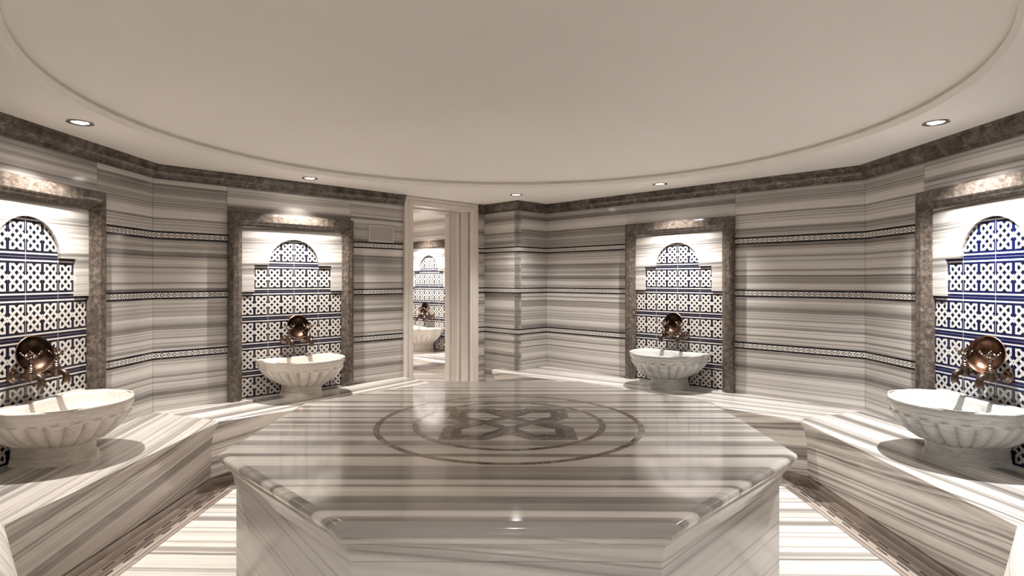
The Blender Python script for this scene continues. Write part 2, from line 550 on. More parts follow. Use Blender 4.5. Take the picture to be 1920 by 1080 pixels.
def sweep_seg(bm, P0, m0, P1, m1, prof):
    add_prism(bm, prof, lambda q: (P0[0] + m0.x * q[0], P0[1] + m0.y * q[0], q[1]), lambda q: (P1[0] + m1.x * q[0], P1[1] + m1.y * q[0], q[1]))

def sweep(name, points, prof, mat, parent=None, closed=False, smooth=40):
    bm = bmesh.new()
    ms = miters(points, closed)
    n = len(points)
    rings = []
    for i in range(n):
        p, m_ = points[i], ms[i]
        rings.append([bm.verts.new((p[0] + m_.x * q[0], p[1] + m_.y * q[0], q[1])) for q in prof])
    k = len(prof)
    for i in range(n if closed else n - 1):
        a, b = rings[i], rings[(i + 1) % n]
        for j in range(k):
            bm.faces.new((a[j], b[j], b[(j + 1) % k], a[(j + 1) % k]))
    if not closed:
        bm.faces.new(rings[0])
        bm.faces.new(list(reversed(rings[-1])))
    return obj(name, bm, mat, parent, smooth)

# ------------------------------------------------------------------ plan of the room (travelling clockwise seen from above keeps the room on the right,
# so the lists below run counter-clockwise: room on the left)
A = {
    'FR': (1.045, 0.49), 'RF': (2.485, 1.935), 'RB': (2.485, 4.045),
    'PR': (0.37, 6.16), 'PA': (0.06, 5.85), 'PL': (-0.2965, 6.2065),
    'LB': (-2.50, 4.003), 'LF': (-2.50, 1.94), 'FL': (-1.05, 0.49),
}
CROWN = [(0, CEIL), (0.055, CEIL), (0.055, CEIL - 0.016), (0.046, CEIL - 0.022), (0.042, CEIL - 0.05), (0.030, CEIL - 0.066), (0.027, CEIL - 0.078), (0.018, CEIL - 0.084), (0.016, CEIL - 0.096), (0, CEIL - 0.096)]

rnd = random.Random(7)

def wall(name, P0, P1, panels, borders=(), th=0.05, mat=None, struct=True, gap=0.0012):
    """P0->P1 with the room on the left. panels (s0,s1,z0,z1) in metres from P0"""
    P0, P1 = V2(P0), V2(P1)
    d = (P1 - P0)
    L = d.length
    d.normalize()
    nrm = Vector((-d.y, d.x))
    bm = bmesh.new()
    lay = bm.faces.layers.float.new('shift')
    for s0, s1, z0, z1, sh in panels:
        s0, s1 = s0 + gap, s1 - gap
        a, b = P0 + d * s0, P0 + d * s1
        a2, b2 = a - nrm * th, b - nrm * th
        add_hexa(bm, [(a.x, a.y, z0), (b.x, b.y, z0), (b2.x, b2.y, z0), (a2.x, a2.y, z0), (a.x, a.y, z1), (b.x, b.y, z1), (b2.x, b2.y, z1), (a2.x, a2.y, z1)], sh, lay)
    o = obj(name, bm, mat or M['wall'])
    if struct: tag(o, kind='structure')
    for (s0, s1, zc, hh) in borders:
        bm = bmesh.new()
        a, b = P0 + d * s0, P0 + d * s1
        a, b = a + nrm * 0.0005, b + nrm * 0.0005
        a2, b2 = a + nrm * 0.003, b + nrm * 0.003
        fs = add_hexa(bm, [(a.x, a.y, zc - hh), (b.x, b.y, zc - hh), (b2.x, b2.y, zc - hh), (a2.x, a2.y, zc - hh), (a.x, a.y, zc + hh), (b.x, b.y, zc + hh), (b2.x, b2.y, zc + hh), (a2.x, a2.y, zc + hh)])
        uv = bm.loops.layers.uv.new('UVMap')
        for f in bm.faces:
            for lp in f.loops:
                co = lp.vert.co
                s = (Vector((co.x, co.y)) - P0).dot(d)
                lp[uv].uv = (s, (co.z - zc) / hh)
        obj('tile_border', bm, M['border'], o)
    return o

BZ = (1.667, 1.245, 0.823)
BH = 0.029
def bords(*spans):
    return [(a, b, z, BH) for (a, b) in spans for z in BZ]

FH = 0.515      # frame half width
# right wall: RF -> RB, niche centre at y 2.95
Lr = 4.045 - 1.935
rc = 2.95 - 1.935
wall('wall_right', A['RF'], A['RB'], [(0, rc - FH, 0, CEIL, .3), (rc - FH, rc + FH, 0, CEIL, 1.37), (rc + FH, Lr, 0, CEIL, .0)], bords((0, rc - FH), (rc + FH, Lr)))
# back right wall: RB -> PR
Lbr = (V2(A['PR']) - V2(A['RB'])).length
NBR = (1.462, 5.068)
c_ = (V2(NBR) - V2(A['RB'])).length
wall('wall_back_right', A['RB'], A['PR'], [(0, c_ - FH, 0, CEIL, .0), (c_ - FH, c_ + FH, 0, CEIL, .25), (c_ + FH, Lbr, 0, CEIL, .25)], bords((0, c_ - FH), (c_ + FH, Lbr)))
pw = (V2(A['PA']) - V2(A['PR'])).length
wall('wall_pillar_right', A['PR'], A['PA'], [(0, pw, 0, CEIL, .25)], bords((0, pw + .0035)), gap=0.0)
pw2 = (V2(A['PL']) - V2(A['PA'])).length
wall('wall_pillar_left', A['PA'], A['PL'], [(0, pw2, 0, CEIL, 2.6)], bords((-.0035, pw2)), gap=0.0)
# back left wall: PL -> LB, interrupted by the doorway
Lbl = (V2(A['LB']) - V2(A['PL'])).length
def s_of(x): return (A['PL'][0] - x) / R2
sD0, sD1 = s_of(-0.378), s_of(-1.036)       # outer edges of the casing
NBL = (-1.7895, 4.7135)
c_ = s_of(NBL[0])
wall('wall_back_left', A['PL'], A['LB'],
     [(0, sD0 + .03, 0, CEIL, 3.9), (sD0 + .03, sD1 - .03, 2.10, CEIL, .2), (sD1 - .03, c_ - FH, 0, CEIL, .55), (c_ - FH, c_ + FH, 0, CEIL, 1.9), (c_ + FH, Lbl, 0, CEIL, 0.1)],
     bords((0, sD0 + .01), (sD1, c_ - FH), (c_ + FH, Lbl)))
# left wall: LB -> LF
Ll = 4.003 - 1.94
lc = 4.003 - 2.95
wall('wall_left', A['LB'], A['LF'], [(0, lc - FH, 0, CEIL, 0.1), (lc - FH, lc + FH, 0, CEIL, 2.3), (lc + FH, Ll, 0, CEIL, .6)], bords((0, lc - FH), (lc + FH, Ll)))
for nm, a, b in (('wall_front_left', 'LF', 'FL'), ('wall_front_right', 'FR', 'RF')):
    L_ = (V2(A[b]) - V2(A[a])).length
    wall(nm, A[a], A[b], [(0, L_, 0, CEIL, .4)], bords((0, L_)))
# entrance passage the camera stands in
ent = [A['FL'], (-0.62, 0.49), (-0.62, -1.1), (0.62, -1.1), (0.62, 0.49), A['FR']]
for k, nm in enumerate(('wall_front', 'wall_entrance_left', 'wall_entrance_back', 'wall_entrance_right', 'wall_front_entrance')):
    L_ = (V2(ent[k + 1]) - V2(ent[k])).length
    wall(nm, ent[k], ent[k + 1], [(0, L_, 0, CEIL, .4)])

# dark crown mouldings
dl = (A['PL'][0] - R2 * (sD1), A['PL'][1] - R2 * (sD1))
dr = (A['PL'][0] - R2 * (sD0), A['PL'][1] - R2 * (sD0))
o = sweep('trim_1', [(0.62, 0.49), A['FR'], A['RF'], A['RB'], A['PR'], A['PA'], A['PL'], dr], CROWN, M['brown'])
tag(o, 'dark brown marble cornice running from the doorway to the right', 'cornice', kind='structure')
o = sweep('trim_2', [dl, A['LB'], A['LF'], A['FL'], (-0.62, 0.49)], CROWN, M['brown'])
tag(o, 'dark brown marble cornice running from the doorway to the left', 'cornice', kind='structure')

# ------------------------------------------------------------------ floor
bm = bmesh.new()
add_box(bm, -4.6, 3.4, -1.4, 9.4, -0.05, 0.0)
tag(obj('floor', bm, M['floor']), kind='structure')

# ------------------------------------------------------------------ ceiling ring with a shallow dome
def ceiling():
    n = 144
    c = Vector((-0.01, 3.01))
    x0, x1, y0, y1 = -4.6, 3.4, -1.4, 9.4
    bm = bmesh.new()
    def edge(a):
        dx, dy = math.cos(a), math.sin(a)
        ts = []
        if dx > 1e-9: ts.append((x1 - c.x) / dx)
        if dx < -1e-9: ts.append((x0 - c.x) / dx)
        if dy > 1e-9: ts.append((y1 - c.y) / dy)
        if dy < -1e-9: ts.append((y0 - c.y) / dy)
        t = min(ts)
        return (c.x + dx * t, c.y + dy * t)
    angs = [2 * PI * i / n for i in range(n)]
    for cx_, cy_ in ((x0, y0), (x1, y0), (x0, y1), (x1, y1)):
        angs.append(math.atan2(cy_ - c.y, cx_ - c.x) % (2 * PI))
    angs.sort()
    rings = [[bm.verts.new((*edge(a), CEIL)) for a in angs]]
    top = [bm.verts.new((*edge(a), CEIL + 0.6)) for a in angs]
    for r, z in ((2.018, 0.0), (2.012, 0.003), (1.998, 0.026), (1.998, 0.031)):
        rings.append([bm.verts.new((c.x + r * math.cos(a), c.y + r * math.sin(a), CEIL + z)) for a in angs])
    for r, z in ((2.012, 0.034), (2.014, 0.045)):
        rings.append([bm.verts.new((c.x + r * math.cos(a), c.y + r * math.sin(a), CEIL + z)) for a in angs])
    k = len(angs)
    for a, b in zip(rings, rings[1:]):
        for i in range(k):
            bm.faces.new((a[i], a[(i + 1) % k], b[(i + 1) % k], b[i]))
    for i in range(k):
        bm.faces.new((rings[0][i], top[i], top[(i + 1) % k], rings[0][(i + 1) % k]))
    bm.faces.new(top)
    o = obj('ceiling', bm, M['paint'], smooth=30)
    tag(o, kind='structure')
    bm = bmesh.new()
    prof = []
    for i in range(33):
        f = 1 - (i / 32) ** 1.5
        prof.append((2.014 * f, CEIL + 0.045 + 0.15 * (1 - f ** 2) + 0.07 * (1 - f ** 9)))
    add_lathe(bm, prof, Matrix.Translation((c.x, c.y, 0)), n=144, close_ends=False)
    obj('dome', bm, M['paint'], o, smooth=60)
ceiling()

# ------------------------------------------------------------------ door casing (marble) in the back left wall
def door():
    P0 = V2(A['PL'])
    d = Vector((-R2, -R2))
    nrm = Vector((-d.y, d.x))          # into the room
    def W(s, q, z):
        p = P0 + d * s + nrm * q
        return (p.x, p.y, z)
    root = None
    top_in = 2.075
    s0, s1 = sD0, sD1
    wd = 0.105
    prof = [(0, 0), (0, .030), (.008, .036), (.026, .036), (.030, .028), (.046, .026), (.052, .034), (.074, .034), (.080, .022), (wd, .018), (wd, -.02), (0, -.02)]
    bm = bmesh.new()
    # mitred U: outline s from outer edge
    path = [((s0, 0.0), (1, 0)), ((s0, CEIL - 0.003), (1, -1)), ((s1, CEIL - 0.003), (-1, -1)), ((s1, 0.0), (-1, 0))]
    rings = []
    for (s, z), (ds, dz) in path:
        sc = 1.0
        rings.append([bm.verts.new(W(s + ds * q[0], q[1], z + dz * q[0] * ((CEIL - top_in) / wd if dz else 1))) for q in prof])
    k = len(prof)
    for a, b in zip(rings, rings[1:]):
        for j in range(k):
            bm.faces.new((a[j], b[j], b[(j + 1) % k], a[(j + 1) % k]))
    bm.faces.new(rings[0]); bm.faces.new(list(reversed(rings[-1])))
    root = obj('door_1', bm, M['casing'], smooth=25)
    tag(root, 'pale moulded marble doorway between the two back walls', 'doorway', kind='structure')
    # jambs and head, .38 deep, with a stop
    TH = 0.37
    def hexa(bm, sa, sb, qa, qb, za, zb):
        add_hexa(bm, [W(sa, qa, za), W(sb, qa, za), W(sb, qb, za), W(sa, qb, za), W(sa, qa, zb), W(sb, qa, zb), W(sb, qb, zb), W(sa, qb, zb)])
    for nm, e, sg in (('jamb', s0 + wd, -1), ('jamb', s1 - wd, 1)):
        bm = bmesh.new()
        hexa(bm, e, e + sg * 0.03, 0.016, -.14, 0, top_in)
        hexa(bm, e - sg * 0.012, e + sg * 0.03, -.15, -.20, 0, top_in - .012)
        hexa(bm, e - sg * 0.004, e + sg * 0.03, -.20, -.30, 0, top_in - .004)
        hexa(bm, e - sg * 0.014, e + sg * 0.03, -.30, -TH - .02, 0, top_in - .014)
        obj(nm, bm, M['casing'], root)
    bm = bmesh.new()
    hexa(bm, s0 + wd - .03, s1 - wd + .03, 0.016, -.14, top_in, top_in + .03)
    hexa(bm, s0 + wd - .03, s1 - wd + .03, -.15, -TH - .02, top_in - .012, top_in + .03)
    obj('lintel', bm, M['casing'], root)
door()

# ------------------------------------------------------------------ second room seen through the doorway
Q1 = Vector((-0.248, 6.778))
dW = Vector((-R2, R2))
dS = Vector((-R2, -R2))
Q2 = Q1 + dW * 2.7
Q3 = Q2 + dS * 1.95
Q4 = Q1 + dS * 1.95
wall('wall_washroom_back', Q1, Q2, [(0, 2.7, 0, CEIL, 1.2)], mat=M['washroom'])
wall('wall_washroom_far', Q2, Q3, [(0, 1.95, 0, CEIL, .4)], mat=M['washroom'])
wall('wall_washroom_left', Q3, Q4, [(0, 2.7, 0, CEIL, .4)], mat=M['washroom'])
# partition, with the doorway
def s2(x, y): return (Vector((x, y)) - Q4).dot(-dS)
pd0 = (Vector((A['PL'][0], A['PL'][1])) + dS * (sD1 - .10) - Q4).dot(-dS)
pd1 = (Vector((A['PL'][0], A['PL'][1])) + dS * (sD0 + .10) - Q4).dot(-dS)
wall('wall_washroom_front', Q4, Q1, [(0, pd0, 0, CEIL, .4), (pd1, 1.95, 0, CEIL, .4), (pd0, pd1, 2.09, CEIL, .4)], mat=M['washroom'])
CRN2 = [(0, 1.876), (0.012, 1.876), (0.020, 1.868), (0.020, 1.79), (0.012, 1.782), (0, 1.782)]
tag(sweep('trim_3', [tuple(Q4), tuple(Q1), tuple(Q2), tuple(Q3)][1:3], CRN2, M['brown_frame']), 'brown marble band above the tiles in the room beyond the doorway', 'trim', kind='structure')

# ------------------------------------------------------------------ benches
def bench(name_label, P0, m0, P1, m1, seed, nrm, depth=0.577, tilt=0.16, wrap=0.0, light=(0.80, 0.755, 0.71)):
    root = empty('marble_bench', ((P0[0] + P1[0]) / 2, (P0[1] + P1[1]) / 2, 0))
    lx, ly = root.location.x, root.location.y
    def loc(P): return (P[0] - lx, P[1] - ly)
    mat = bench_mat(nrm[0], nrm[1], seed, tilt, light)
    D = depth
    topp = [(0.001, HB - .14), (0.001, HB), (D - .030, HB), (D - .012, HB - .003), (D - .002, HB - .011), (D, HB - .022), (D - .004, HB - .034), (D - .016, HB - .050), (D - .028, HB - .070), (D - .040, HB - .098), (D - .048, HB - .132), (D - .052, HB - .136), (D - .052, HB - .14)]
    facep = [(0.001, 0.0), (0.001, HB - .1405), (D - .056, HB - .1405), (D - .062, 0.05), (D - .075, 0.046), (D - .075, 0.0)]
    skirt = [(D - .0745, 0.0), (D - .0745, .036), (D - .060, .038), (D - .056, .030), (D - .056, 0.0)]
    for nm, pr, mt in (('bench_top', topp, mat), ('bench_face', facep, mat), ('skirting', skirt, M['drain'])):
        bm = bmesh.new()
        a, b = loc(P0), loc(P1)
        sweep_seg(bm, a, m0, b, m1, pr)
        if wrap:                                  # short end piece passing in front of the pillar
            e = (b[0] - R2 * wrap, b[1] + R2 * wrap)
            sweep_seg(bm, (b[0] - 1e-4, b[1] + 1e-4), m1, e, m1, [(max(q[0], .441), q[1]) for q in pr])
        o = obj(nm, bm, mt, root, smooth=35)
    tag(root, name_label, 'bench')
    return root

def unit(m_): return m_
mm = miters([A['FR'], A['RF'], A['RB'], A['PR'], (0, 6.53)])
mFR = Vector((-R2, R2))
bench('striped marble bench at the near right corner, seen only by its pale end', A['FR'], Vector((-R2, R2)), A['RF'], mm[1], 3.1, (-R2, R2))
bench('bright striped marble bench under the right wall basin', A['RF'], mm[1], A['RB'], mm[2], 1.3, (-1, 0))
# back right: wraps behind the platform up to and past the pillar
p_end = (-0.0, 6.53)
bench('striped marble bench along the wall between the pillar and the right corner', A['RB'], mm[2], A['PR'], Vector((-R2, -R2)), 6.2, (-R2, -R2), wrap=.24)
mL = miters([dl, A['LB'], A['LF'], A['FL']])
bench('striped marble bench left of the doorway, curving to the left corner', dl, mL[0], A['LB'], mL[1], 2.7, (R2, -R2))
bench('striped marble bench under the left wall basin, toned down for its shaded face', A['LB'], mL[1], A['LF'], mL[2], 7.9, (1, 0), light=(0.62, 0.575, 0.53))  # same stone as the other benches, shade put into a lower light tone
bench('striped marble bench at the near left corner, seen only by its pale end', A['LF'], mL[2], A['FL'], Vector((R2, R2)), 4.6, (R2, R2))
bench('marble bench under the basin in the room beyond the doorway', tuple(Q1 + dW * .02), Vector((-R2, -R2)), tuple(Q2 - dW * .02), Vector((-R2, -R2)), 5.1, (-R2, -R2), depth=0.60)

# ------------------------------------------------------------------ slotted drain strips at the foot of the benches
def drain(label, P0, m0, P1, m1):
    cx_, cy_ = (P0[0] + P1[0]) / 2, (P0[1] + P1[1]) / 2
    bm = bmesh.new()
    a, b = (P0[0] - cx_, P0[1] - cy_), (P1[0] - cx_, P1[1] - cy_)
    o0, o1 = 0.523, 0.705
    sweep_seg(bm, a, m0, b, m1, [(o0, 0.0), (o0, 0.004), (o1, 0.004), (o1, 0.0)])
    uv = bm.loops.layers.uv.new('UVMap')
    A0 = V2(a)
    d = (V2(b) - A0).normalized()
    n_ = Vector((-d.y, d.x))
    for f in bm.faces:
        for lp in f.loops:
            q = Vector((lp.vert.co.x, lp.vert.co.y)) - A0
            lp[uv].uv = (q.dot(d), q.dot(n_) - o0)
    o = obj('slotted_drain', bm, M['drain'])
    o.location = (cx_, cy_, 0)
    tag(o, label, 'floor drain', 'slotted marble drain strips along the benches')
drain('slotted marble drain strip on the floor along the right bench', A['RF'], mm[1], A['RB'], mm[2])
drain('slotted marble drain strip on the floor along the left bench', A['LF'][:1] + (A['LB'][1],), mL[1], A['LF'], mL[2])
drain('slotted marble drain strip along the back right bench behind the platform', A['RB'], mm[2], (0.3, 6.23), Vector((-R2, -R2)))
drain('slotted marble drain strip along the back left bench behind the platform', dl, mL[0], A['LB'], mL[1])

# ------------------------------------------------------------------ central octagonal platform
def octo(ap, z):
    R = ap / math.cos(PI / 8)
    return [(R * math.cos(PI / 8 + i * PI / 4), R * math.sin(PI / 8 + i * PI / 4), z) for i in range(8)]

def platform():
    root = empty('heated_stone_platform', (-0.018, CY, 0))
    tag(root, 'large octagonal striped marble platform with a brown knot inlay in the room centre', 'marble platform')
    def loft(name, prof, mat, smooth=35, round_c=0.0):
        bm = bmesh.new()
        rings = []
        for ap, z in prof:
            pts = octo(ap, z)
            if round_c:
                out = []
                for i in range(8):
                    p, a, b = Vector(pts[i]), Vector(pts[i - 1]), Vector(pts[(i + 1) % 8])
                    e0, e1 = p + (a - p).normalized() * round_c, p + (b - p).normalized() * round_c
                    for t in (0, .25, .5, .75, 1):
                        out.append((1 - t) ** 2 * e0 + 2 * t * (1 - t) * p + t * t * e1)
                pts = out
            rings.append([bm.verts.new(p) for p in pts])
        n = len(rings[0])
        for a, b in zip(rings, rings[1:]):
            for i in range(n):
                bm.faces.new((a[i], a[(i + 1) % n], b[(i + 1) % n], b[i]))
        bm.faces.new(list(reversed(rings[0])))
        bm.faces.new(rings[-1])
        o = obj(name, bm, mat, root, smooth)
        # keep the stone pattern in room coordinates
        for v in o.data.vertices:
            pass
        return o
    a = 1.245
    loft('top_slab', [(a - .03, .566), (a - .013, .568), (a - .006, .574), (a - .004, .582), (a, .590), (a - .001, .597), (a - .006, .604), (a - .016, .609), (a - .03, .611)], M['slab'], 40, 0.012)
    loft('cove_moulding', [(a - .062, .472), (a - .060, .488), (a - .056, .508), (a - .046, .528), (a - .034, .540), (a - .024, .544), (a - .022, .550), (a - .022, .5655)], M['plinth'], 30)
    loft('plinth', [(a - .068, 0.0), (a - .068, .4690), (a - .074, .4705)], M['plinth'], None)
    zt = 0.6112
    def ring(name, r0, r1):
        bm = bmesh.new()
        n = 160
        vs = []
        for r, z in ((r0, zt - .001), (r0, zt), (r1, zt), (r1, zt - .001)):
            vs.append([bm.verts.new((r * math.cos(2 * PI * i / n) + .003, r * math.sin(2 * PI * i / n) + .005, z)) for i in range(n)])
        for k in range(4):
            p_, q_ = vs[k], vs[(k + 1) % 4]
            for i in range(n):
                bm.faces.new((p_[i], p_[(i + 1) % n], q_[(i + 1) % n], q_[i]))
        obj(name, bm, M['inlay'], root)
    ring('inlay_ring', .655, .687)
    ring('inlay_ring', .463, .496)
    # knot inlay
    outer = []
    q = [(0.0, .232), (.098, .325), (.325, .325), (.325, .105), (.232, .0)]
    for k in range(4):
        for (x, y) in q[:4]:
            for _ in range(k):
                x, y = y, -x
            outer.append((x, y))
    hole = [(.228, .230), (.132, .230), (.040, .120), (.120, .040), (.230, .132)]
    hole = [(.040, .120), (.132, .230), (.230, .230), (.230, .132), (.120, .040)]
    dark = [(.03, .155), (.112, .272), (.272, .272), (.272, .112), (.155, .03), (.105, .020), (.075, .040), (.040, .075), (.020, .105)]
    diamond = [(0, .080), (.080, 0), (0, -.080), (-.080, 0)]
    def rot(pts, k):
        out = []
        for x, y in pts:
            for _ in range(k): x, y = y, -x
            out.append((x, y))
        return out
    def plate(name, pts_out, holes, z0, z1, mat):
        bm = bmesh.new()
        loops = [pts_out] + holes
        es = []
        for lp in loops:
            vs = [bm.verts.new((x, y + .005, z1)) for x, y in lp]
            for i in range(len(vs)):
                es.append(bm.edges.new((vs[i], vs[(i + 1) % len(vs)])))
        bmesh.ops.triangle_fill(bm, use_beauty=True, edges=es)
        r = bmesh.ops.extrude_face_region(bm, geom=bm.faces[:])
        for v in [g for g in r['geom'] if isinstance(g, bmesh.types.BMVert)]:
            v.co.z = z0
        return obj(name, bm, mat, root)
    plate('knot_inlay', outer, [rot(hole, k) for k in range(4)] + [diamond], zt - .001, zt, M['inlay'])
    for k in range(4):
        plate('dark_inlay', rot(dark, k), [rot(hole, k)], zt - .001, zt + .0003, M['slate'])
platform()

# ------------------------------------------------------------------ tiled niches
def niche(label, P, rz, tile, frame=True):
    root = empty('tiled_niche', (P[0], P[1], HB), rz)
    tag(root, label, 'tiled niche', 'tiled niches behind the basins')
    hw, top = 0.422, 1.335
    T = 0.211
    z2, z3 = 0.828, 1.039
    bm = bmesh.new()
    add_box(bm, -hw, hw, 0.0008, 0.004, 0.0, 1.30)
    uv = bm.loops.layers.uv.new('UVMap')
    for f in bm.faces:
        for lp in f.loops:
            lp[uv].uv = (lp.vert.co.x / T + 10, (lp.vert.co.z - z2) / T + 10)
    obj('tile_panel', bm, tile, root)
    pts = [(-hw, z2), (-.3215, z2), (-.3215, z3), (-.2085, z3)]
    pts += [(-.2085 * math.cos(PI * i / 36), z3 + .2085 * math.sin(PI * i / 36)) for i in range(1, 36)]
    pts += [(.2085, z3), (.3215, z3), (.3215, z2), (hw, z2), (hw, top), (-hw, top)]
    bm = bmesh.new()
    vs = [bm.verts.new((q[0], 0.020, q[1])) for q in pts]
    es = [bm.edges.new((vs[i], vs[(i + 1) % len(vs)])) for i in range(len(vs))]
    bmesh.ops.triangle_fill(bm, use_beauty=True, edges=es)
    ext = bmesh.ops.extrude_face_region(bm, geom=bm.faces[:])
    for g in ext['geom']:
        if isinstance(g, bmesh.types.BMVert):
            g.co.y = 0.0045
    obj('marble_surround', bm, M['surround'], root)
    if frame:
        wdt = FH - hw + .002
        prof = [(0, .0008), (0, .052), (.006, .060), (.022, .066), (.060, .066), (.066, .056), (.074, .052), (.082, .040), (wdt, .034), (wdt, .0008)]
        ztop = 1.441
        path = [((-FH, 0.0), (1, 0)), ((-FH, ztop), (1, -1)), ((FH, ztop), (-1, -1)), ((FH, 0.0), (-1, 0))]
        bm = bmesh.new()
        rings = [[bm.verts.new((s + ds * q[0], q[1], z + dz * q[0] * (ztop - top + .002) / wdt)) for q in prof] for (s, z), (ds, dz) in path]
        k = len(prof)
        for a, b in zip(rings, rings[1:]):
            for j in range(k):
                bm.faces.new((a[j], b[j], b[(j + 1) % k], a[(j + 1) % k]))
        bm.faces.new(rings[0]); bm.faces.new(list(reversed(rings[-1])))
        obj('stone_frame', bm, M['brown_frame'], root, smooth=20)
    return root

NL, NR, NO = (-2.50, 2.95), (2.485, 2.95), (-1.093, 7.623)
ROT = {'L': -PI / 2, 'BL': -3 * PI / 4, 'BR': 3 * PI / 4, 'R': PI / 2, 'O': 3 * PI / 4}
SPOT = {'L': NL, 'BL': NBL, 'BR': NBR, 'R': NR, 'O': NO}
niche('navy knot tile niche in a brown stone frame on the left wall', NL, ROT['L'], M['tile_dark'])
niche('navy knot tile niche in a brown stone frame left of the doorway', NBL, ROT['BL'], M['tile_dark'])
niche('navy knot tile niche in a brown stone frame right of the pillar', NBR, ROT['BR'], M['tile_dark'])
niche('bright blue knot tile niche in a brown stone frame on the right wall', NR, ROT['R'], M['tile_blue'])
niche('frameless knot tile arch in the room seen through the doorway', NO, ROT['O'], M['tile_dark'], frame=False)

# ------------------------------------------------------------------ basins
def ray_hit(poly, c, a):
    dx, dy = math.cos(a), math.sin(a)
    best = 0
    n = len(poly)
    for i in range(n):
        x1, y1 = poly[i][0] - c[0], poly[i][1] - c[1]
        x2, y2 = poly[(i + 1) % n][0] - c[0], poly[(i + 1) % n][1] - c[1]
        ex, ey = x2 - x1, y2 - y1
        den = dx * ey - dy * ex
        if abs(den) < 1e-12: continue
        t = (x1 * ey - y1 * ex) / den
        u = (x1 * dy - y1 * dx) / den
        if t > 0 and -1e-9 <= u <= 1 + 1e-9:
            best = max(best, t)
    return best

